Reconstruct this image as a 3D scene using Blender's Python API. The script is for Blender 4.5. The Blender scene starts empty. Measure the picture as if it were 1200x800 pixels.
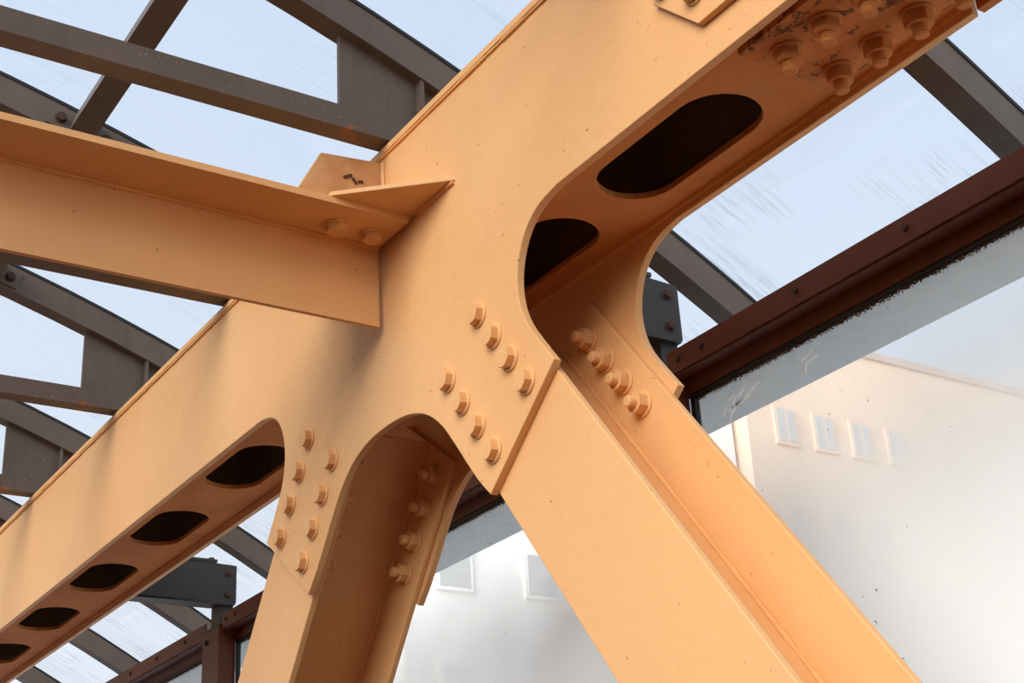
import bpy, bmesh, math, random
from mathutils import Vector, Matrix
random.seed(7)
scene = bpy.context.scene
COL = scene.collection

# ------------------------------------------------------------------ camera
CAMZ = 1.6
YAW, PITCH, ROLL, FPX = 2.542666, 0.4196, -0.0614, 1702.0
fw = Vector((math.cos(YAW) * math.cos(PITCH), math.sin(YAW) * math.cos(PITCH), math.sin(PITCH)))
rt = Vector((math.sin(YAW), -math.cos(YAW), 0))
upv = rt.cross(fw)
r2 = rt * math.cos(ROLL) + upv * math.sin(ROLL)
u2 = -rt * math.sin(ROLL) + upv * math.cos(ROLL)
cd = bpy.data.cameras.new('camera')
cam = bpy.data.objects.new('camera', cd)
COL.objects.link(cam)
cam.matrix_world = Matrix(((r2.x, u2.x, -fw.x, 0), (r2.y, u2.y, -fw.y, 0), (r2.z, u2.z, -fw.z, CAMZ), (0, 0, 0, 1)))
cd.sensor_width = 36
cd.lens = 36 * FPX / 1200
cd.clip_end = 500
scene.camera = cam

# ------------------------------------------------------------------ sky, sun, exposure
w = bpy.data.worlds.new('sky')
scene.world = w
w.use_nodes = True
nt = w.node_tree
nt.nodes.clear()
wo = nt.nodes.new('ShaderNodeOutputWorld')
bg = nt.nodes.new('ShaderNodeBackground')
geo = nt.nodes.new('ShaderNodeTexCoord')
sep = nt.nodes.new('ShaderNodeSeparateXYZ')
ramp = nt.nodes.new('ShaderNodeValToRGB')
nt.links.new(geo.outputs['Generated'], sep.inputs[0])
nt.links.new(sep.outputs['Z'], ramp.inputs[0])
nt.links.new(ramp.outputs[0], bg.inputs[0])
nt.links.new(bg.outputs[0], wo.inputs[0])
ramp.color_ramp.elements[0].position = 0.0
ramp.color_ramp.elements[0].color = (0.90, 0.91, 0.92, 1)
ramp.color_ramp.elements[1].position = 0.75
ramp.color_ramp.elements[1].color = (0.58, 0.72, 0.93, 1)
bg.inputs[1].default_value = 1.0


def sun(name, to, strength, angle, color):
    l = bpy.data.lights.new(name, 'SUN')
    l.energy, l.angle, l.color = strength, math.radians(angle), color
    o = bpy.data.objects.new(name, l)
    COL.objects.link(o)
    o.rotation_euler = Vector(to).to_track_quat('Z', 'Y').to_euler()
    o.location = Vector(to) * 20
    return o


sun('hazy_sun', (0.34, -0.80, 0.46), 4.7, 46, (1.0, 0.93, 0.84))

scene.view_settings.view_transform = 'Standard'
scene.view_settings.look = 'None'
scene.view_settings.gamma = 1
scene.view_settings.use_curve_mapping = False
scene.view_settings.exposure = 0.12


# ------------------------------------------------------------------ materials
def newmat(name):
    m = bpy.data.materials.new(name)
    m.use_nodes = True
    return m, m.node_tree, m.node_tree.nodes['Principled BSDF']


def N(t, kind, **k):
    n = t.nodes.new(kind)
    for a, b in k.items():
        if a in n.inputs:
            n.inputs[a].default_value = b
        else:
            setattr(n, a, b)
    return n


def coords(t):
    return N(t, 'ShaderNodeTexCoord').outputs['Object']


def noise(t, scale, detail=3, vec=None, stretch=None, rough=0.5):
    n = N(t, 'ShaderNodeTexNoise')
    n.inputs['Scale'].default_value = scale
    n.inputs['Detail'].default_value = detail
    n.inputs['Roughness'].default_value = rough
    v = vec or coords(t)
    if stretch:
        mp = N(t, 'ShaderNodeMapping')
        mp.inputs['Scale'].default_value = stretch
        t.links.new(v, mp.inputs[0])
        v = mp.outputs[0]
    t.links.new(v, n.inputs['Vector'])
    return n.outputs['Fac']


def cramp(t, fac, stops):
    r = N(t, 'ShaderNodeValToRGB')
    t.links.new(fac, r.inputs[0])
    e = r.color_ramp.elements
    while len(e) < len(stops):
        e.new(0.5)
    for i, (p, c) in enumerate(stops):
        e[i].position = p
        e[i].color = (c, c, c, 1) if isinstance(c, (int, float)) else (*c, 1)
    return r.outputs[0]


def mix(t, fac, a, b, mode='MIX'):
    m = N(t, 'ShaderNodeMix', data_type='RGBA', blend_type=mode)
    for s, v in ((0, fac), (6, a), (7, b)):
        if isinstance(v, (int, float)):
            m.inputs[s].default_value = v
        elif isinstance(v, tuple):
            m.inputs[s].default_value = (*v, 1)
        else:
            t.links.new(v, m.inputs[s])
    return m.outputs[2]


def math_(t, op, a, b=0.0):
    m = N(t, 'ShaderNodeMath', operation=op)
    for i, v in enumerate((a, b)):
        if isinstance(v, (int, float)):
            m.inputs[i].default_value = v
        else:
            t.links.new(v, m.inputs[i])
    return m.outputs[0]


def bump(t, b, h, strength, dist):
    n = N(t, 'ShaderNodeBump')
    n.inputs['Strength'].default_value = strength
    n.inputs['Distance'].default_value = dist
    t.links.new(h, n.inputs['Height'])
    t.links.new(n.outputs[0], b.inputs['Normal'])


ORANGE = (0.79, 0.45, 0.20)
ORANGE_D = (0.74, 0.395, 0.165)


def orange(name, soil=0.0, speck=0.62, seedv=0.0, base=ORANGE, dark=ORANGE_D):
    m, t, b = newmat(name)
    n1 = noise(t, 1.7, 4, stretch=(1, 1, 0.45))
    c = mix(t, cramp(t, n1, [(0.35, 0.0), (0.75, 1.0)]), base, dark)
    # faint vertical runs of dulled paint
    n2 = noise(t, 9, 3, stretch=(1, 1, 0.12))
    c = mix(t, cramp(t, n2, [(0.5, 0.0), (0.8, 0.22)]), c, (0.64, 0.35, 0.17))
    # pin holes and chips
    n3 = noise(t, 75, 2)
    chip = cramp(t, n3, [(0.745, 0.0), (0.765, 0.8)])
    c = mix(t, chip, c, (0.22, 0.075, 0.02))
    rough = 0.42
    if soil:
        g1 = noise(t, 4.5, 5, rough=0.65)
        g2 = noise(t, 34, 6, rough=0.72)
        patch = cramp(t, g1, [(0.42, 0.0), (0.7, 1.0)])
        c = mix(t, math_(t, 'MULTIPLY', patch, 0.85 * soil), c, (0.40, 0.15, 0.06))
        fl = cramp(t, math_(t, 'ADD', math_(t, 'MULTIPLY', g2, 0.75), math_(t, 'MULTIPLY', g1, 0.25)), [(speck - 0.03, 0.0), (speck, 1.0)])
        c = mix(t, math_(t, 'MULTIPLY', fl, 0.75 * soil), c, (0.055, 0.035, 0.025))
    t.links.new(c, b.inputs['Base Color'])
    b.inputs['Specular IOR Level'].default_value = 0.06 if soil else 0.2
    b.inputs['Roughness'].default_value = 0.65 if soil else 0.48
    f1 = noise(t, 22, 3)
    f2 = noise(t, 180, 2)
    h = math_(t, 'ADD', math_(t, 'MULTIPLY', f1, 1.0), math_(t, 'MULTIPLY', f2, 0.22))
    h = math_(t, 'SUBTRACT', h, math_(t, 'MULTIPLY', chip, 0.5))
    bump(t, b, h, 0.5, 0.0045)
    return m


def steel(name, base, dust, amount, rough=0.5, speck=True):
    m, t, b = newmat(name)
    n1 = noise(t, 3.0, 5, rough=0.6)
    c = mix(t, cramp(t, n1, [(0.3, 0.0), (0.8, amount)]), base, dust)
    n2 = noise(t, 120, 2)
    c = mix(t, cramp(t, n2, [(0.68, 0.0), (0.76, 0.5 if speck else 0.1)]), c, tuple(min(1, q * 3.0) for q in dust))
    n3 = noise(t, 16, 4, stretch=(1, 1, 0.2))
    c = mix(t, cramp(t, n3, [(0.5, 0.0), (0.85, 0.35)]), c, tuple(q * 0.5 for q in base))
    t.links.new(c, b.inputs['Base Color'])
    b.inputs['Roughness'].default_value = rough
    b.inputs['Specular IOR Level'].default_value = 0.4
    bump(t, b, noise(t, 90, 3), 0.3, 0.002)
    return m


M = {}
M['orange'] = orange('orange_paint')
M['orange_soiled_shade'] = orange('orange_paint_soiled_shaded', 0.6, 0.64, base=(0.66, 0.27, 0.085), dark=(0.58, 0.22, 0.07))  # soil specks, plus a browner base that paints in the underside's shade
M['orange_dirty_shade'] = orange('orange_paint_flaking_shaded', 1.0, 0.58, base=(0.66, 0.26, 0.08), dark=(0.58, 0.21, 0.065))  # flaking specks over the same base, darkened to paint in shade
M['orange_weld'] = orange('orange_weld', 0.3, 0.64, base=(0.82, 0.40, 0.14))
M['tan'] = orange('weathered_tan_paint', 0.8, 0.70, base=(0.70, 0.42, 0.20), dark=(0.58, 0.33, 0.15))
M['grey'] = steel('grey_brown_steel', (0.10, 0.072, 0.054), (0.165, 0.125, 0.098), 0.6)
m = steel('grey_brown_steel_rust_stained', (0.10, 0.072, 0.054), (0.165, 0.125, 0.098), 0.6)
t = m.node_tree
b = t.nodes['Principled BSDF']
src = b.inputs['Base Color'].links[0].from_socket
spx = N(t, 'ShaderNodeSeparateXYZ')
t.links.new(coords(t), spx.inputs[0])
ya = math_(t, 'SUBTRACT', 1.0, math_(t, 'MULTIPLY', math_(t, 'ABSOLUTE', math_(t, 'SUBTRACT', spx.outputs['Y'], 1.68)), 7.0))
st = cramp(t, math_(t, 'ADD', math_(t, 'MULTIPLY', ya, 0.35), noise(t, 26, 4)), [(0.80, 0.0), (0.90, 1.0)])
st = math_(t, 'MULTIPLY', st, math_(t, 'LESS_THAN', spx.outputs['Z'], 3.945))
t.links.new(mix(t, st, src, (0.24, 0.09, 0.028)), b.inputs['Base Color'])
M['grey_stained'] = m
M['charcoal'] = steel('charcoal_steel', (0.036, 0.029, 0.025), (0.055, 0.045, 0.038), 0.5, speck=False)
M['brown'] = steel('red_brown_steel', (0.105, 0.024, 0.009), (0.135, 0.040, 0.018), 0.6)
M['inside'] = steel('dark_shade_liner', (0.22, 0.13, 0.06), (0.28, 0.17, 0.08), 0.5, 0.8, False)  # dark colour painting in the shade seen through the slots
M['rust'] = steel('rusty_bolt', (0.05, 0.028, 0.018), (0.10, 0.04, 0.02), 0.7, 0.75, False)
m, t, b = newmat('black_rubber')
b.inputs['Base Color'].default_value = (0.008, 0.008, 0.009, 1)
b.inputs['Roughness'].default_value = 0.6
bump(t, b, noise(t, 60, 2), 0.2, 0.002)
M['rubber'] = m
M['galv'] = steel('grey_sheet_metal', (0.50, 0.57, 0.61), (0.56, 0.61, 0.63), 0.5, 0.6, False)

# roof glass: clear sky through it, streaks of settled dirt running down the slope
m, t, b = newmat('roof_glass')
t.nodes.remove(b)
out = t.nodes['Material Output']
tr = N(t, 'ShaderNodeBsdfTransparent', Color=(0.97, 0.985, 1.0, 1))
df = N(t, 'ShaderNodeBsdfDiffuse', Color=(0.30, 0.29, 0.27, 1))
tl = N(t, 'ShaderNodeBsdfTranslucent', Color=(0.80, 0.80, 0.78, 1))
gl = N(t, 'ShaderNodeBsdfGlossy', Roughness=0.05)
s1 = noise(t, 55, 6, stretch=(1.0, 0.07, 0.07), rough=0.7)
s2 = noise(t, 1.9, 3)
dirt = math_(t, 'MULTIPLY', cramp(t, s1, [(0.50, 0.0), (0.74, 1.0)]), cramp(t, s2, [(0.42, 0.0), (0.66, 1.0)]))
haze = cramp(t, noise(t, 1.3, 4, stretch=(1, .5, .5)), [(0.3, 0.06), (0.75, 0.28)])
m1 = N(t, 'ShaderNodeMixShader')
sq = N(t, 'ShaderNodeSeparateXYZ')
t.links.new(coords(t), sq.inputs[0])
dy = math_(t, 'ADD', sq.outputs['Y'], 1.0899)
dz = math_(t, 'ADD', sq.outputs['Z'], 3.6473)
rr = math_(t, 'SQRT', math_(t, 'ADD', math_(t, 'MULTIPLY', dy, dy), math_(t, 'MULTIPLY', dz, dz)))
outer_face = math_(t, 'GREATER_THAN', rr, 8.3855 + 0.1248)   # dirt lies on the weather side only
haze = math_(t, 'MULTIPLY', haze, outer_face)
lowr = N(t, 'ShaderNodeMapRange')          # more dirt collects down towards the eave
t.links.new(sq.outputs['Y'], lowr.inputs[0])
lowr.inputs[1].default_value = 1.8; lowr.inputs[2].default_value = 2.9
lowr.inputs[3].default_value = 0.35; lowr.inputs[4].default_value = 1.5
dirt = math_(t, 'MULTIPLY', math_(t, 'MULTIPLY', dirt, outer_face), lowr.outputs[0])
t.links.new(haze, m1.inputs[0]); t.links.new(tr.outputs[0], m1.inputs[1]); t.links.new(tl.outputs[0], m1.inputs[2])
m2 = N(t, 'ShaderNodeMixShader')
t.links.new(math_(t, 'MULTIPLY', dirt, 0.5), m2.inputs[0]); t.links.new(m1.outputs[0], m2.inputs[1]); t.links.new(df.outputs[0], m2.inputs[2])
m3 = N(t, 'ShaderNodeMixShader', Fac=0.04)
t.links.new(m2.outputs[0], m3.inputs[1]); t.links.new(gl.outputs[0], m3.inputs[2])
t.links.new(m3.outputs[0], out.inputs[0])
M['roof_glass'] = m

# wall glass: dusty, with a fringe of dirt under the top gasket and a few smears
m, t, b = newmat('dusty_wall_glass')
t.nodes.remove(b)
out = t.nodes['Material Output']
tr = N(t, 'ShaderNodeBsdfTransparent', Color=(0.96, 0.985, 0.99, 1))
tl0 = N(t, 'ShaderNodeBsdfTranslucent', Color=(0.985, 0.98, 0.96, 1))
dl0 = N(t, 'ShaderNodeBsdfDiffuse', Color=(0.985, 0.98, 0.96, 1))
tl = N(t, 'ShaderNodeMixShader', Fac=0.66)
t.links.new(tl0.outputs[0], tl.inputs[1]); t.links.new(dl0.outputs[0], tl.inputs[2])
df = N(t, 'ShaderNodeBsdfDiffuse', Color=(0.10, 0.07, 0.05, 1))
gl = N(t, 'ShaderNodeBsdfGlossy', Roughness=0.35)
oc = coords(t)
sp = N(t, 'ShaderNodeSeparateXYZ')
t.links.new(oc, sp.inputs[0])
zc = sp.outputs['Z']
hz = N(t, 'ShaderNodeMapRange', interpolation_type='SMOOTHSTEP')
t.links.new(zc, hz.inputs[0])
hz.inputs[1].default_value = 2.62; hz.inputs[2].default_value = 3.20
hz.inputs[3].default_value = 0.97; hz.inputs[4].default_value = 0.16
hn = math_(t, 'ADD', hz.outputs[0], cramp(t, noise(t, 2.2, 5), [(0.35, 0.0), (0.8, 0.20)]))
hn = math_(t, 'MULTIPLY', hn, math_(t, 'GREATER_THAN', sp.outputs['Y'], 2.878))
mA = N(t, 'ShaderNodeMixShader')
t.links.new(hn, mA.inputs[0]); t.links.new(tr.outputs[0], mA.inputs[1]); t.links.new(tl.outputs[0], mA.inputs[2])
fr = N(t, 'ShaderNodeMapRange')
t.links.new(zc, fr.inputs[0])
fr.inputs[1].default_value = 3.235; fr.inputs[2].default_value = 3.275
fringe = math_(t, 'GREATER_THAN', math_(t, 'ADD', math_(t, 'MULTIPLY', fr.outputs[0], 0.65), noise(t, 160, 3)), 0.98)
specks = cramp(t, noise(t, 60, 1), [(0.80, 0.0), (0.815, 1.0)])
dd = math_(t, 'MAXIMUM', fringe, math_(t, 'MULTIPLY', specks, 0.6))
mB = N(t, 'ShaderNodeMixShader')
t.links.new(dd, mB.inputs[0]); t.links.new(mA.outputs[0], mB.inputs[1]); t.links.new(df.outputs[0], mB.inputs[2])
mC = N(t, 'ShaderNodeMixShader', Fac=0.015)
t.links.new(mB.outputs[0], mC.inputs[1]); t.links.new(gl.outputs[0], mC.inputs[2])
t.links.new(mC.outputs[0], out.inputs[0])
M['wall_glass'] = m


def plain(name, c, rough=0.7, sc=4, var=0.12):
    m, t, b = newmat(name)
    n1 = noise(t, sc, 5)
    t.links.new(mix(t, cramp(t, n1, [(0.35, 0.0), (0.7, 1.0)]), c, tuple(q * (1 - var) for q in c)), b.inputs['Base Color'])
    b.inputs['Roughness'].default_value = rough
    bump(t, b, noise(t, sc * 12, 3), 0.2, 0.003)
    return m


M['floor'] = plain('red_bounce_paving', (0.17, 0.062, 0.022), 0.8, 1.5)  # unseen floor, coloured red to warm the light it bounces upward
M['ground'] = plain('pale_ground', (0.84, 0.81, 0.76), 0.9, 0.5)
M['stucco'] = plain('peach_render', (0.86, 0.66, 0.52), 0.85, 0.6, 0.06)
M['white'] = plain('white_render', (0.92, 0.90, 0.87), 0.85, 0.6, 0.04)
M['dark_glass'] = plain('window_glass', (0.60, 0.60, 0.59), 0.2, 1.0)
M['roofing'] = plain('roof_sheet', (0.62, 0.50, 0.44), 0.8, 1.0)
M['opposite'] = plain('brown_light_block', (0.16, 0.065, 0.03), 0.9, 2.0)  # for the added walls that hold back stray white light
M['smear'] = plain('dried_smear', (0.95, 0.95, 0.92), 0.9, 30, 0.2)


m, t, b = newmat('chalky_smear')
t.nodes.remove(b)
a1 = N(t, 'ShaderNodeBsdfTranslucent', Color=(0.97, 0.97, 0.95, 1))
a2 = N(t, 'ShaderNodeBsdfDiffuse', Color=(0.97, 0.97, 0.95, 1))
a3 = N(t, 'ShaderNodeMixShader', Fac=0.35)
t.links.new(a1.outputs[0], a3.inputs[1]); t.links.new(a2.outputs[0], a3.inputs[2])
t.links.new(a3.outputs[0], t.nodes['Material Output'].inputs[0])
M['smear'] = m


# ------------------------------------------------------------------ mesh helpers
def link(o, parent=None):
    COL.objects.link(o)
    if parent is not None:
        o.parent = parent
        if parent.type == 'EMPTY':
            o.location = -Vector(parent.location)
    return o


def obj(name, bm, mat, parent=None, smooth=False, bevel=0.0):
    me = bpy.data.meshes.new(name)
    if bevel:
        es = [e for e in bm.edges if e.is_manifold and e.calc_face_angle(0) > 0.6]
        bmesh.ops.bevel(bm, geom=es, offset=bevel, segments=2, profile=0.5, affect='EDGES', clamp_overlap=True)
    bmesh.ops.recalc_face_normals(bm, faces=bm.faces)
    bm.to_mesh(me)
    bm.free()
    me.materials.append(M[mat])
    if smooth:
        for p in me.polygons:
            p.use_smooth = True
        me.set_sharp_from_angle(angle=math.radians(32))
    return link(bpy.data.objects.new(name, me), parent)


def thing(name, label, cat, loc=(0, 0, 0), group=None):
    o = bpy.data.objects.new(name, None)
    o.location = loc
    o.empty_display_size = 0.1
    COL.objects.link(o)
    o['label'] = label
    o['category'] = cat
    if group:
        o['group'] = group
    return o


def bx(x0, x1, y0, y1, z0, z1, bm=None):
    bm = bm or bmesh.new()
    v = [bm.verts.new((x, y, z)) for x in (x0, x1) for y in (y0, y1) for z in (z0, z1)]
    for f in ((0, 1, 3, 2), (4, 6, 7, 5), (0, 4, 5, 1), (2, 3, 7, 6), (0, 2, 6, 4), (1, 5, 7, 3)):
        bm.faces.new([v[i] for i in f])
    return bm


def obb(c, ax, ay, az, hx, hy, hz, bm=None):
    """box centred on c with unit axes ax, ay, az and half sizes"""
    bm = bm or bmesh.new()
    c, ax, ay, az = map(Vector, (c, ax, ay, az))
    v = [bm.verts.new(c + ax * hx * i + ay * hy * j + az * hz * k) for i in (-1, 1) for j in (-1, 1) for k in (-1, 1)]
    for f in ((0, 1, 3, 2), (4, 6, 7, 5), (0, 4, 5, 1), (2, 3, 7, 6), (0, 2, 6, 4), (1, 5, 7, 3)):
        bm.faces.new([v[i] for i in f])
    return bm


def plate(name, outline, holes, plane, a0, a1, mat, parent, bevel=0.0025):
    """flat plate of real thickness cut to an outline with holes.
    plane 'xz': points are (x, z), thickness runs y a0..a1; 'xy': thickness z; 'yz': thickness x"""
    cu = bpy.data.curves.new(name, 'CURVE')
    cu.dimensions = '2D'
    cu.fill_mode = 'BOTH'
    th = a1 - a0
    cu.extrude = th / 2 - bevel
    cu.bevel_depth = bevel
    cu.bevel_resolution = 1
    cu.offset = -bevel
    for pts in [outline] + holes:
        s = cu.splines.new('POLY')
        s.points.add(len(pts) - 1)
        for p, q in zip(s.points, pts):
            p.co = (q[0], q[1], 0, 1)
        s.use_cyclic_u = True
    tmp = bpy.data.objects.new('tmp', cu)
    COL.objects.link(tmp)
    dg = bpy.context.evaluated_depsgraph_get()
    me = bpy.data.meshes.new_from_object(tmp.evaluated_get(dg))
    bpy.data.objects.remove(tmp)
    bpy.data.curves.remove(cu)
    mid = (a0 + a1) / 2
    for v in me.vertices:
        x, y, z = v.co
        if plane == 'xz':
            v.co = (x, mid - z, y)
        elif plane == 'xy':
            v.co = (x, y, mid + z)
        else:
            v.co = (mid + z, x, y)
    me.name = name
    bm = bmesh.new()
    bm.from_mesh(me)
    bmesh.ops.remove_doubles(bm, verts=bm.verts, dist=1e-5)
    bmesh.ops.recalc_face_normals(bm, faces=bm.faces)
    bm.to_mesh(me)
    bm.free()
    me.materials.clear()
    me.materials.append(M[mat])
    for p in me.polygons:
        p.use_smooth = True
    me.set_sharp_from_angle(angle=math.radians(13))
    return link(bpy.data.objects.new(name, me), parent)


def bead(name, p0, p1, r, mat, parent, n=60, amp=0.35):
    """lumpy weld bead laid along a straight joint"""
    bm = bmesh.new()
    p0, p1 = Vector(p0), Vector(p1)
    d = (p1 - p0)
    n = max(4, min(n, int(d.length / 0.02)))
    dn = d.normalized()
    a = dn.orthogonal().normalized()
    b = dn.cross(a)
    prev = None
    for i in range(n + 1):
        rr = r * (1 + amp * (random.random() - 0.5) + 0.12 * math.sin(i * 0.7))
        c = p0 + d * (i / n)
        ring = [bm.verts.new(c + (a * math.cos(k * math.pi / 3) + b * math.sin(k * math.pi / 3)) * rr) for k in range(6)]
        if prev:
            for k in range(6):
                bm.faces.new((prev[k], prev[(k + 1) % 6], ring[(k + 1) % 6], ring[k]))
        else:
            bm.faces.new(ring)
        prev = ring
    bm.faces.new(prev)
    return obj(name, bm, mat, parent, smooth=True)


def rings(bm, prof, n=12, hexa=False, spin=0.0):
    """closed stack of rings; prof = [(radius, z, is_hex)]"""
    prev = None
    first = None
    for r, z, hx in prof:
        ring = []
        for k in range(n):
            a = 2 * math.pi * k / n + spin
            rr = r
            if hx:
                am = (2 * math.pi * k / n) % (math.pi / 3) - math.pi / 6
                rr = r * math.cos(math.pi / 6) / math.cos(am)
            ring.append(bm.verts.new((rr * math.cos(a), rr * math.sin(a), z)))
        if prev:
            for k in range(n):
                bm.faces.new((prev[k], prev[(k + 1) % n], ring[(k + 1) % n], ring[k]))
        else:
            bm.faces.new(list(reversed(ring)))
        prev = ring
    bm.faces.new(prev)
    return bm


def mesh_of(name, bm, mat, ang=32):
    me = bpy.data.meshes.new(name)
    bmesh.ops.recalc_face_normals(bm, faces=bm.faces)
    bm.to_mesh(me)
    bm.free()
    me.materials.append(M[mat])
    for p in me.polygons:
        p.use_smooth = True
    me.set_sharp_from_angle(angle=math.radians(ang))
    return me


BOLT = {}


def bolt_meshes(mat, grip, s):
    k = (mat, grip, s)
    if k not in BOLT:
        bm = bmesh.new()
        rings(bm, [(0.029 * s, 0.004 * s, True), (0.029 * s, 0.0215 * s, True), (0.0265 * s, 0.0255 * s, False), (0.014 * s, 0.0262 * s, False)], 24)
        rings(bm, [(0.0135 * s, -grip - 0.001, False), (0.0135 * s, 0.006 * s, False)], 16)
        head = mesh_of('bolt', bm, mat, 25)
        bm = bmesh.new()
        rings(bm, [(0.0345 * s, 0.0, False), (0.0350 * s, 0.003 * s, False), (0.0325 * s, 0.0058 * s, False)], 28)
        wash = mesh_of('washer', bm, mat)
        bm = bmesh.new()
        rings(bm, [(0.0265 * s, 0.0055 * s, False), (0.029 * s, 0.009 * s, True), (0.029 * s, 0.027 * s, True), (0.0262 * s, 0.031 * s, False), (0.016 * s, 0.0312 * s, False)], 24)
        z = 0.029 * s
        pr = [(0.0158 * s, z, False)]
        for i in range(4):
            pr += [(0.0158 * s, z + 0.002 * s, False), (0.0145 * s, z + 0.0035 * s, False), (0.0158 * s, z + 0.005 * s, False)]
            z += 0.0052 * s
        pr += [(0.0155 * s, z + 0.002 * s, False), (0.0115 * s, z + 0.005 * s, False)]
        rings(bm, pr, 18)
        nut = mesh_of('nut', bm, mat, 25)
        BOLT[k] = (head, wash, nut)
    return BOLT[k]


def bolt(parent, p, n, grip, mat='orange', s=1.0, nut=True, label=None):
    """hex bolt whose head sits at p pointing along n; washer under the head, washer and nut on the far side"""
    head, wash, nm = bolt_meshes(mat, grip, s)
    h = bpy.data.objects.new('bolt', head)
    COL.objects.link(h)
    h.parent = parent
    q = Vector(n).to_track_quat('Z', 'Y') @ Matrix.Rotation(random.uniform(0, math.pi / 3), 3, 'Z').to_quaternion()
    h.rotation_mode = 'QUATERNION'
    h.rotation_quaternion = q
    h.location = Vector(p) - Vector(parent.location)
    o = bpy.data.objects.new('washer', wash)
    COL.objects.link(o)
    o.parent = h
    if nut:
        for nme, me in (('washer', wash), ('nut', nm)):
            o = bpy.data.objects.new(nme, me)
            COL.objects.link(o)
            o.parent = h
            o.rotation_euler = (math.pi, 0, random.uniform(0, 1))
            o.location = (0, 0, -grip)
    return h


def smooth_curve(pts, n=5):
    out = []
    for i in range(len(pts) - 1):
        p0 = pts[max(i - 1, 0)]; p1 = pts[i]; p2 = pts[i + 1]; p3 = pts[min(i + 2, len(pts) - 1)]
        for k in range(n):
            t_ = k / n
            out.append(tuple(0.5 * (2 * b_ + (c_ - a_) * t_ + (2 * a_ - 5 * b_ + 4 * c_ - d_) * t_ * t_ + (3 * b_ - a_ - 3 * c_ + d_) * t_ ** 3)
                             for a_, b_, c_, d_ in zip(p0, p1, p2, p3)))
    out.append(pts[-1])
    return out


# ------------------------------------------------------------------ dimensions (metres, camera eye at 0,0,1.6)
XC = -3.30                       # middle of the truss joint
YF, YB = 1.8191, 2.209           # outer faces of the front and back plates
T = 0.022                        # plate thickness
ZB, ZT = 3.360, 3.918            # bottom edge and top of the chord
ZN = 3.655                       # point where the brace axes meet
XE = -1.475                      # end of this girder length
XL = -12.6
FX, FZ = 0.604, 0.797            # direction of a brace: sideways, down
R0, CY_, CZ_ = 8.3855, -1.0899, -3.6473   # arch of the roof


def arc_z(y, dr=0.0):
    return CZ_ + math.sqrt((R0 + dr) ** 2 - (y - CY_) ** 2)


# ------------------------------------------------------------------ floor and ground
o = obj('floor', bx(-16, 4, -7, 4, -0.2, 0), 'floor'); o['kind'] = 'structure'
o = obj('ground', bx(-90, 60, -70, 90, -0.6, -0.2), 'ground'); o['kind'] = 'structure'

o = obj('added_wall_front', bx(-16, 4, -6.0, -5.7, 0, 3.45), 'opposite', None); o['kind'] = 'structure'  # added unseen wall, blocks low sky light from the open side
o = obj('added_wall_right', bx(4.0, 4.25, -6.0, 2.7, 0, 3.45), 'opposite', None); o['kind'] = 'structure'  # added unseen end wall, cuts ambient light from the right

o = obj('added_parapet', bx(-16, 4, 2.870, 2.99, 0, 1.88), 'opposite', None); o['kind'] = 'structure'  # added unseen parapet, blocks bounce from the ground outside

# ------------------------------------------------------------------ the orange girder
girder = thing('girder', 'large peach-orange box girder with gusset fingers and slotted underside, running diagonally across the picture', 'girder', (XC, 2.0, ZB))

half = [(0.503, 2.690), (0.455, 2.738), (0.40, 2.805), (0.348, 2.872), (0.285, 2.945), (0.205, 3.003), (0.105, 3.035), (0.0, 3.043)]
outer = [(0.803, 2.927), (0.748, 2.998), (0.705, 3.058), (0.680, 3.115), (0.672, 3.175), (0.680, 3.228), (0.702, 3.278), (0.738, 3.318), (0.79, 3.346), (0.865, 3.360)]
hs = smooth_curve(half, 4)
os_ = smooth_curve(outer, 4)


def gusset_outline(x_left, x_right, top):
    p = [(x_left, top), (x_left, ZB)]
    p += [(XC - u, z) for u, z in reversed(os_)]
    p += [(XC - u, z) for u, z in hs]
    p += [(XC + u, z) for u, z in reversed(hs[:-1])]
    p += [(XC + u, z) for u, z in os_]
    p += [(x_right, ZB), (x_right, top)]
    return p


plate('front_plate', gusset_outline(XL, XE, ZT - 0.020), [], 'xz', YF, YF + T, 'orange', girder)
plate('back_plate', gusset_outline(XL, XE, ZT - 0.020), [], 'xz', YB - T, YB, 'orange', girder)


def slot(cx, cy, L=0.50, W=0.212, n=12):
    r = W / 2
    p = []
    for k in range(n + 1):
        a = -math.pi / 2 + math.pi * k / n
        p.append((cx + L / 2 - r + r * math.cos(a), cy + r * math.sin(a)))
    for k in range(n + 1):
        a = math.pi / 2 + math.pi * k / n
        p.append((cx - L / 2 + r + r * math.cos(a), cy + r * math.sin(a)))
    return p


slots = [slot(-2.205, 2.008), slot(-2.84, 2.008)] + [slot(-4.67 - 0.81 * k, 2.0) for k in range(9)]
plate('bottom_plate', [(XL, YF + T), (XE, YF + T), (XE, YB - T), (XL, YB - T)], slots, 'xy', ZB + 0.025, ZB + 0.043, 'orange_soiled_shade', girder, 0.002)
obj('top_plate', bx(XL, XE, YF - 0.010, YB + 0.010, ZT - 0.020, ZT), 'orange', girder, bevel=0.003)
bead('weld_bead', (XL, YF - 0.002, ZT - 0.0225), (XE, YF - 0.002, ZT - 0.0225), 0.0065, 'orange_weld', girder, 500)
bead('weld_bead', (XL, YF + T, ZB + 0.024), (XE, YF + T, ZB + 0.024), 0.006, 'orange_weld', girder, 400)
bead('weld_bead', (XL, YB - T, ZB + 0.024), (XE, YB - T, ZB + 0.024), 0.007, 'orange_weld', girder, 400)

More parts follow.
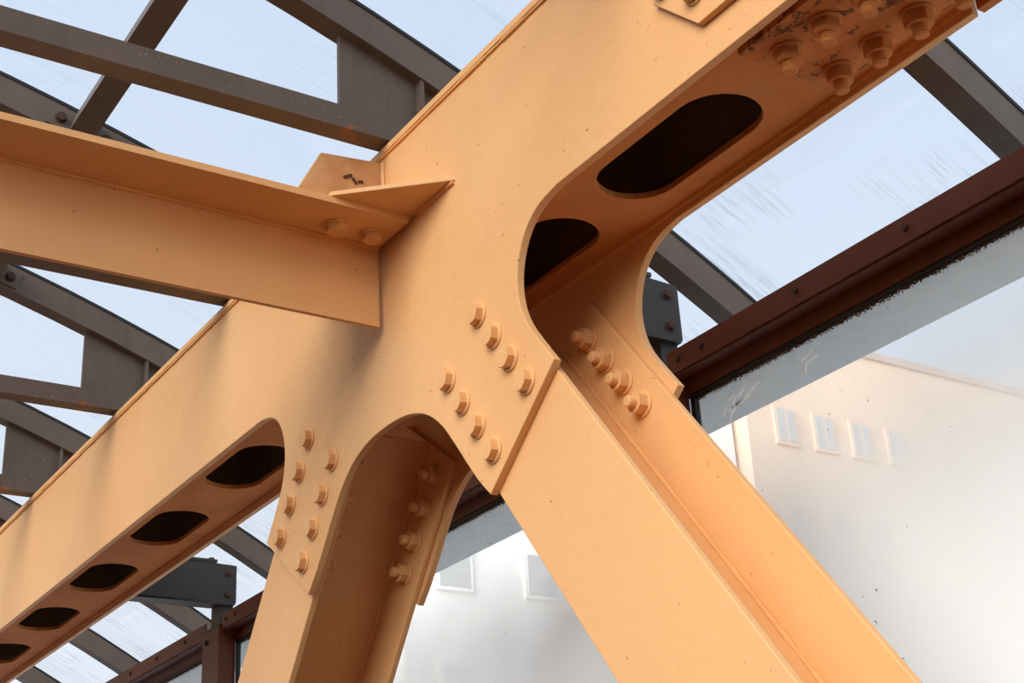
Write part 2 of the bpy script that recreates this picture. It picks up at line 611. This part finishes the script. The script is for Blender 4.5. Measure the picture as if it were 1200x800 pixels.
# bolts through the gusset fingers into the braces
for sx in (1, -1):
    for i in range(4):
        s_ = 0.684 + 0.1075 * i
        for n_ in (0.101, -0.098):
            x = XC + sx * (FX * s_ + FZ * n_)
            z = ZN - FZ * s_ + FX * n_
            bolt(girder, (x, YF, z), (0, -1, 0), T + 0.020)
            bolt(girder, (x, YB, z), (0, 1, 0), T + 0.020)

# splice plates where the next girder length is bolted on
obj('splice_plate', bx(-1.825, -1.08, YF + 0.048, YB - 0.069, ZB + 0.009, ZB + 0.025), 'orange_dirty_shade', girder, bevel=0.003)
for i in range(7):
    for y in (1.947, 2.096):
        bolt(girder, (-1.762 + 0.1125 * i - (0.04 if i > 5 else 0), y, ZB + 0.043), (0, 0, 1), 0.034, 'orange_soiled_shade', 1.06)
plate('splice_plate', [(-1.865, 3.452), (-1.08, 3.452), (-1.08, 3.84), (-1.865, 3.84), (-2.0, 3.70), (-2.0, 3.592)], [], 'xz', YF - 0.018, YF, 'orange', girder, 0.002)
for i in range(7):
    for z in (3.535, 3.65, 3.765):
        bolt(girder, (-1.86 + 0.11 * i, YF - 0.018, z), (0, -1, 0), 0.04, nut=False)
bolt(girder, (-1.955, YF - 0.018, 3.614), (0, -1, 0), 0.04, nut=False)

# added dark liners that paint shade into the slots of the box
obj('shade_liner', bx(XL, XE, YB - T - 0.003, YB - T, ZB + 0.044, ZT - 0.021), 'inside', girder)
obj('shade_liner', bx(XL, XE, YF + T, YB - T - 0.003, ZT - 0.024, ZT - 0.020), 'inside', girder)
obj('shade_liner', bx(XL, XE, YF + T, YF + T + 0.003, ZB + 0.044, ZT - 0.024), 'inside', girder)

# gusset plates that carry the cross beam
plate('gusset_plate', [(-3.118, 1.56), (-2.888, YF), (-3.712, YF), (-3.482, 1.56)], [], 'xy', 3.610, 3.624, 'orange', girder, 0.002)
plate('gusset_plate', [(1.49, 3.624), (YF, 3.624), (YF, 3.878), (1.615, 3.858)], [], 'yz', -3.306, -3.290, 'tan', girder, 0.002)['label'] = 'weathered tan gusset plate with flaking paint'
bead('weld_bead', (-3.286, YF - 0.003, 3.63), (-3.286, YF - 0.003, 3.875), 0.007, 'orange', girder)
bead('weld_bead', (-3.09, YF - 0.002, 3.607), (-2.895, YF - 0.002, 3.607), 0.009, 'orange_weld', girder)

fl = bmesh.new()
for y, z, a, l_ in ((1.700, 3.800, 0.5, 0.030), (1.722, 3.789, -0.9, 0.022), (1.742, 3.792, 0.2, 0.016)):
    obb((-3.289, y, z), (1, 0, 0.2), (0, math.cos(a), math.sin(a)), (0, -math.sin(a), math.cos(a)), 0.0022, l_ / 2, 0.004, fl)
obj('paint_flake', fl, 'rust', girder)

# ------------------------------------------------------------------ next girder length
g2 = thing('girder', 'end of the next orange girder length beyond the bolted splice at the upper right corner', 'girder', (0, 2.0, ZB))
X2 = 1.6
obj('front_plate', bx(XE + 0.014, X2, YF, YF + T, ZB, ZT - 0.02), 'orange', g2, bevel=0.003)
obj('back_plate', bx(XE + 0.014, X2, YB - T, YB, ZB, ZT - 0.02), 'orange_soiled_shade', g2, bevel=0.003)
obj('bottom_plate', bx(XE + 0.014, X2, YF + T, YB - T, ZB + 0.025, ZB + 0.043), 'orange_soiled_shade', g2)
obj('top_plate', bx(XE + 0.014, X2, YF - 0.01, YB + 0.01, ZT - 0.02, ZT), 'orange', g2)


# ------------------------------------------------------------------ the two braces
def brace(sx, label):
    t_ = thing('diagonal_brace', label, 'brace', (XC + sx * FX * 4.55, 2.0, 0.02))
    d = Vector((sx * FX, 0, -FZ))
    nrm = Vector((sx * FZ, 0, FX))
    W = 0.175
    s0, s1 = 0.61, (ZN - 0.03) / FZ

    def P(s_, n_):
        v = Vector((XC, 0, ZN)) + d * s_ + nrm * n_
        return (v.x, v.z)
    ch = 0.0
    out_ = [P(s0, -W), P(s0, W), P(s1, W), P(s1, -W)]
    plate('flange', out_, [], 'xz', YF + T, YF + T + 0.020, 'orange', t_, 0.003)
    plate('flange', out_, [], 'xz', YB - T - 0.020, YB - T, 'orange', t_, 0.003)
    c = Vector((XC, (YF + YB) / 2, ZN)) + d * ((s0 + s1) / 2)
    obj('web', obb(c, d, (0, 1, 0), nrm, (s1 - s0) / 2, (YB - YF) / 2 - T - 0.020, 0.007), 'orange', t_)
    for y in (YB - T - 0.022, YF + T + 0.022):
        for k in (1, -1):
            a = Vector((XC, y, ZN)) + d * (s0 + 0.01) + nrm * 0.009 * k
            b_ = Vector((XC, y, ZN)) + d * (s1 - 0.02) + nrm * 0.009 * k
            bead('weld_bead', a, b_, 0.008, 'orange_weld', t_, 260, 0.5)
    obj('base_plate', bx(XC + sx * FX * s1 - 0.26, XC + sx * FX * s1 + 0.26, 1.78, 2.25, 0.0, 0.03), 'orange', t_, bevel=0.003)
    return t_


brace(1, 'broad orange H-shaped brace slanting down to the lower right corner')
brace(-1, 'narrow-looking orange H-shaped brace leaning down to the lower left, beneath the arch cutout')

# ------------------------------------------------------------------ cross beam
cb = thing('cross_beam', 'orange T-shaped cross beam coming in from the left edge and ending on the girder face', 'beam', (-3.305, -1.5, 3.34))
obj('flange', bx(-3.487, -3.118, -4.6, 1.802, 3.590, 3.610), 'orange', cb, bevel=0.003)
obj('web', bx(-3.314, -3.298, -4.6, 1.800, 3.338, 3.590), 'orange', cb, bevel=0.003)
bead('weld_bead', (-3.296, -4.6, 3.588), (-3.296, 1.80, 3.588), 0.008, 'orange_weld', cb, 330, 0.4)
bead('weld_bead', (-3.316, -4.6, 3.588), (-3.316, 1.80, 3.588), 0.008, 'orange_weld', cb, 330, 0.4)
for y in (1.628, 1.742):
    for x in (-3.225, -3.385):
        bolt(cb, (x, y, 3.590), (0, 0, -1), 0.034)


# ------------------------------------------------------------------ roof frames
def arc_bar(bm, x0, x1, ya, yb, ra, rb, n):
    prev = None
    for i in range(n + 1):
        y = ya + (yb - ya) * i / n
        th = math.asin((y - CY_) / R0)
        s_, c_ = math.sin(th), math.cos(th)
        q = []
        for x, r in ((x0, ra), (x1, ra), (x1, rb), (x0, rb)):
            q.append(bm.verts.new((x, CY_ + (R0 + r) * s_, CZ_ + (R0 + r) * c_)))
        if prev:
            for k in range(4):
                bm.faces.new((prev[k], prev[(k + 1) % 4], q[(k + 1) % 4], q[k]))
        else:
            bm.faces.new(q)
        prev = q
    bm.faces.new(prev)
    return bm


frame_labels = {
    -1: 'grey-brown arched roof frame just past the right edge, overhead beyond the splice',
    0: 'grey-brown arched rafter crossing the upper right corner, right of the bolted splice',
    1: 'grey-brown roof frame with a thick tie across the top left corner, nearest of the row on the left',
    2: 'grey-brown roof frame half hidden behind the orange cross beam, second of the row on the left',
    3: 'grey-brown roof frame just below the orange cross beam, third of the row on the left',
    4: 'grey-brown roof frame at the middle of the left edge, fourth of the row, its rafter reappearing below the girder',
    5: 'grey-brown roof frame low on the left edge, fifth of the row, with its rafter behind the charcoal bracket',
    6: 'dark rafter slanting over the glass below the girder near the lower left corner, left of the charcoal bracket',
    7: 'farthest dark rafter, only a short piece under the girder at the lower left corner',
}
for k in range(-1, 8):
    x0 = -2.105 - 1.2 * k
    x1 = x0 + 0.08
    fr_ = thing('roof_frame', frame_labels[k], 'roof frame', (x0 + 0.04, 0, 3.93), 'arched roof frames')
    obj('rafter', arc_bar(bmesh.new(), x0, x1, -5.6, 3.26, 0.0, 0.109, 46), 'grey', fr_)
    obj('glazing_gasket', arc_bar(bmesh.new(), x0 - 0.004, x1 + 0.004, -5.6, 3.26, 0.109, 0.121, 46), 'rubber', fr_)
    xt0, xt1 = x0 - 0.005, x0 + 0.068
    obj('tie', bx(xt0, xt1, -4.62, 2.44, 3.928, 4.004), 'grey_stained', fr_, bevel=0.006)
    xm = x0 + 0.034

    def web_part(ya, yb):
        n = 10
        pts = [(ya, 4.004), (yb, 4.004)] + [(yb + (ya - yb) * i / n, arc_z(yb + (ya - yb) * i / n) + 0.002) for i in range(n + 1)]
        return pts
    plate('gusset_plate', web_part(1.662, 1.925), [], 'yz', xm - 0.008, xm + 0.008, 'grey', fr_, 0.001)
    plate('gusset_plate', web_part(1.937, 2.28), [], 'yz', xm - 0.008, xm + 0.008, 'grey', fr_, 0.001)
    obj('stiffener', bx(x0 + 0.002, x1 - 0.006, 1.925, 1.937, 4.004, arc_z(1.93)), 'grey', fr_)
    # rust left by the weld where the tie bears on the girder
    for side, sg in ((x1, 1), (x0, -1)):
        cy_, cz_ = 1.225, arc_z(1.225) + 0.055
        th = math.asin((1.225 - CY_) / R0)
        tan = Vector((0, math.cos(th), -math.sin(th)))
        rad = Vector((0, math.sin(th), math.cos(th)))
        c = Vector((side + sg * 0.004, 1.225, CZ_ + (R0 + 0.05) * math.cos(th)))
        c.y = CY_ + (R0 + 0.05) * math.sin(th)
        obj('cleat', obb(c, (1, 0, 0), tan, rad, 0.004, 0.125, 0.040), 'grey', fr_, bevel=0.002)
        for q in (-0.085, 0.085):
            bolt(fr_, c + tan * q + Vector((sg * 0.004, 0, 0)), (sg, 0, 0), 0.01, 'rust', 0.62, nut=False)

th = math.asin((1.225 - CY_) / R0)
tan = Vector((0, math.cos(th), -math.sin(th)))
rad = Vector((0, math.sin(th), math.cos(th)))
purlin_where = {
    -1: 'grey-brown roof purlin overhead, above the upper right corner',
    0: 'grey-brown roof purlin overhead, above the top edge of the picture',
    1: 'grey-brown square purlin crossing behind the thick tie at the top left corner',
    2: 'grey-brown roof purlin behind the orange cross beam at the left edge',
    3: 'grey-brown roof purlin just outside the left edge, below the cross beam',
}
for k in range(-1, 4):
    xa = -2.105 - 1.2 * k
    xb = xa - 1.2 + 0.08
    c = Vector(((xa + xb) / 2, CY_ + (R0 + 0.052) * math.sin(th), CZ_ + (R0 + 0.052) * math.cos(th)))
    pr = thing('purlin', purlin_where[k], 'purlin', c, 'roof purlins')
    bm = obb(c, (1, 0, 0), tan, rad, (xa - xb) / 2 - 0.008, 0.042, 0.046)
    obj('square_tube', bm, 'grey', pr, bevel=0.012, smooth=True)

# roof glass, one pane per bay
rg = bpy.data.objects.new('ceiling', None)
COL.objects.link(rg)
rg['kind'] = 'structure'
for k in range(-1, 7):
    xa = -2.065 - 1.2 * k
    bm = arc_bar(bmesh.new(), xa - 1.2 + 0.006, xa - 0.006, -5.6, 3.31, 0.122, 0.128, 46)
    obj('pane', bm, 'roof_glass', rg, smooth=True)

# ------------------------------------------------------------------ eave lining outside the glass
eave = thing('eave_lining', 'grey sheet metal eave lining seen through the dusty glass under the brown rail', 'lining', (-5, 3.1, 3.37))
xj = [1.6, -0.2, -2.66, -4.86, -6.9, -9.2, -12.4]
for i in range(6):
    w_ = 3.300 + (0.0, 0.0, 0.0, 0.022, -0.006, 0.01)[i]
    obj('sheet', bx(xj[i + 1] + 0.002, xj[i] - 0.002, 2.93, w_, 3.365, 3.371), 'galv', eave)
    obj('fascia', bx(xj[i + 1] + 0.002, xj[i] - 0.002, w_, w_ + 0.006, 3.365, 3.46), 'galv', eave)

# ------------------------------------------------------------------ brown glazing wall: posts, rails, brackets, glass
ends = [0.37, -3.23, -6.83, -10.43]
post_lab = ['red-brown steel post past the right edge',
            'red-brown steel post behind the right brace, left of the large dusty pane',
            'red-brown steel post at the lower left, standing below the charcoal bracket',
            'red-brown steel post beyond the lower left corner']
brk_lab = ['charcoal steel bracket past the right edge',
           'charcoal bolted bracket seen through the right-hand opening behind the girder',
           'long charcoal bracket with two bolts at the lower left, beneath the slotted girder',
           'charcoal bracket beyond the lower left corner']
for i in (1, 2):
    xe = ends[i]
    p = thing('post', post_lab[i], 'post', (xe - 0.105, 2.82, 0), 'glazing wall posts')
    obj('shaft', bx(xe - 0.21, xe, 2.776, 2.868, 0, 3.355), 'brown', p, bevel=0.006)
    obj('cap_plate', bx(xe - 0.214, xe + 0.003, 2.774, 2.870, 3.355, 3.363), 'charcoal', p)
    bolt(p, (xe - 0.155, 2.776, 3.300), (0, -1, 0), 0.01, 'rust', 0.45, nut=False)
    b_ = thing('bracket', brk_lab[i], 'bracket', (xe, 2.5, 3.46), 'charcoal brackets')
    xf = xe + 0.010
    plate('side_plate', [(YB + 0.002, 3.462), (2.862, 3.472), (2.862, 3.668), (2.755, 3.672), (YB + 0.002, 3.690)], [], 'yz', xf - 0.012, xf, 'charcoal', b_, 0.001)
    obj('top_flange', bx(xf - 0.10, xf + 0.004, YB + 0.002, 2.755, 3.676, 3.690), 'charcoal', b_)
    obj('bottom_flange', bx(xf - 0.10, xf, YB + 0.002, 2.855, 3.462, 3.472), 'charcoal', b_)
    obj('stub', bx(xe - 0.125, xe - 0.012, 2.785, 2.855, 3.363, 3.470), 'charcoal', b_, bevel=0.003)
    for z in (3.625, 3.513):
        bolt(b_, (xf, 2.815, z), (1, 0, 0), 0.012, 'rust', 0.52, nut=False)
        bolt(b_, (xf - 0.012, 2.815, z), (-1, 0, 0), 0.012, 'rust', 0.52, nut=False)
    bolt(b_, (xf - 0.03, 2.735, 3.690), (0, 0, 1), 0.01, 'rust', 0.55, nut=False)

rail_lab = ['red-brown angle rail above the large dusty pane at the right edge',
            'red-brown angle rail over the pane between the two braces, running to the lower left post',
            'red-brown bolted rail running to the lower left corner, left of the lower left post']
for i in range(3):
    xr = ends[i] - 0.21 if i else 1.4
    xl = ends[i + 1] + 0.004
    if i == 2:
        xl = -10.43
    r_ = thing('rail', rail_lab[i], 'rail', ((xl + xr) / 2, 2.82, 3.3), 'glazing rails')
    obj('face_leg', bx(xl, xr, 2.790, 2.797, 3.335, 3.412), 'brown', r_, bevel=0.002)
    obj('bottom_leg', bx(xl, xr, 2.797, 2.862, 3.328, 3.336), 'brown', r_, bevel=0.002)
    obj('glazing_bead', bx(xl, xr, 2.858, 2.872, 3.283, 3.329), 'brown', r_, bevel=0.004)
    obj('gasket', bx(xl, xr, 2.864, 2.880, 3.273, 3.284), 'rubber', r_)
    x = xl + 0.055
    n = 0
    while x < xr - 0.02:
        bolt(r_, (x, 2.790, 3.377), (0, -1, 0), 0.006, 'rust', 0.34, nut=False)
        x += (0.115, 0.42)[min(n, 1)]
        n += 1
    wd = bpy.data.objects.new('window_%d' % (i + 1), None)
    COL.objects.link(wd)
    wd['kind'] = 'structure'
    g = obj('pane', bx(xl + 0.02, xr - 0.01, 2.874, 2.882, 1.92, 3.29), 'wall_glass', wd)
    obj('side_gasket', bx(xl + 0.004, xl + 0.024, 2.866, 2.886, 1.92, 3.28), 'rubber', wd)
    obj('side_gasket', bx(xr - 0.02, xr, 2.866, 2.886, 1.92, 3.28), 'rubber', wd)
    obj('bottom_rail', bx(xl, xr, 2.80, 2.89, 1.88, 1.93), 'brown', wd)

# dried smears on the upper corner of the big pane
sm = bmesh.new()
for (x, z, a, L) in [(-2.98, 3.205, 0.30, 0.12), (-3.02, 3.19, 0.15, 0.10), (-3.05, 3.175, 0.6, 0.05), (-3.06, 3.215, 0.5, 0.04), (-3.09, 3.18, 0.9, 0.03),
                     (-3.0, 3.222, 0.4, 0.06), (-3.045, 3.20, 1.0, 0.04), (-3.07, 3.15, 0.8, 0.03), (-2.72, 3.225, 0.35, 0.05), (-2.70, 3.208, 0.2, 0.04), (-2.73, 3.19, 1.2, 0.03)]:
    obb((x, 2.8830, z), (math.cos(a), 0, math.sin(a)), (0, 1, 0), (-math.sin(a), 0, math.cos(a)), L / 2, 0.0006, 0.0034, sm)
obj('smear', sm, 'smear', bpy.data.objects['window_1'])

# ------------------------------------------------------------------ buildings outside
bd = thing('building', 'pale peach rendered building with small windows, seen through the dusty glass', 'building', (-42, 60, -0.2))
obj('wall', bx(-48, -36, 34.6, 100, -0.2, 23.6), 'stucco', bd)
obj('roof', bx(-48.1, -35.9, 34.5, 100.1, 23.6, 23.9), 'roofing', bd)
for zz in (19.2, 15.4, 11.6):
    for q in range(4):
        y = 35.9 + q * 1.95
        f_ = obj('window', bx(-36.05, -35.9, y, y + 1.1, zz, zz + 1.5), 'stucco', bd)
        obj('pane', bx(-35.92, -35.88, y + 0.12, y + 0.5, zz + 0.12, zz + 1.38), 'dark_glass', f_).location = (0, 0, 0)
        obj('pane', bx(-35.92, -35.88, y + 0.6, y + 0.98, zz + 0.12, zz + 1.38), 'dark_glass', f_).location = (0, 0, 0)
an = thing('building', 'lower white rendered building left of the peach one, seen through the glass', 'building', (-40, 24, -0.2))
obj('wall', bx(-46, -36.5, 20.5, 34.4, -0.2, 15.3), 'white', an)
obj('stair_tower', bx(-46, -36.6, 30.5, 34.4, 15.3, 21.6), 'white', an)
obj('roof', bx(-46.1, -36.45, 20.4, 30.5, 15.3, 15.5), 'roofing', an)
for zz in (12.6, 9.0):
    for q in range(4):
        y = 21.6 + q * 3.2
        f_ = obj('window', bx(-36.55, -36.4, y, y + 1.3, zz, zz + 1.5), 'white', an)
        obj('pane', bx(-36.42, -36.38, y + 0.12, y + 1.18, zz + 0.12, zz + 1.38), 'dark_glass', f_)
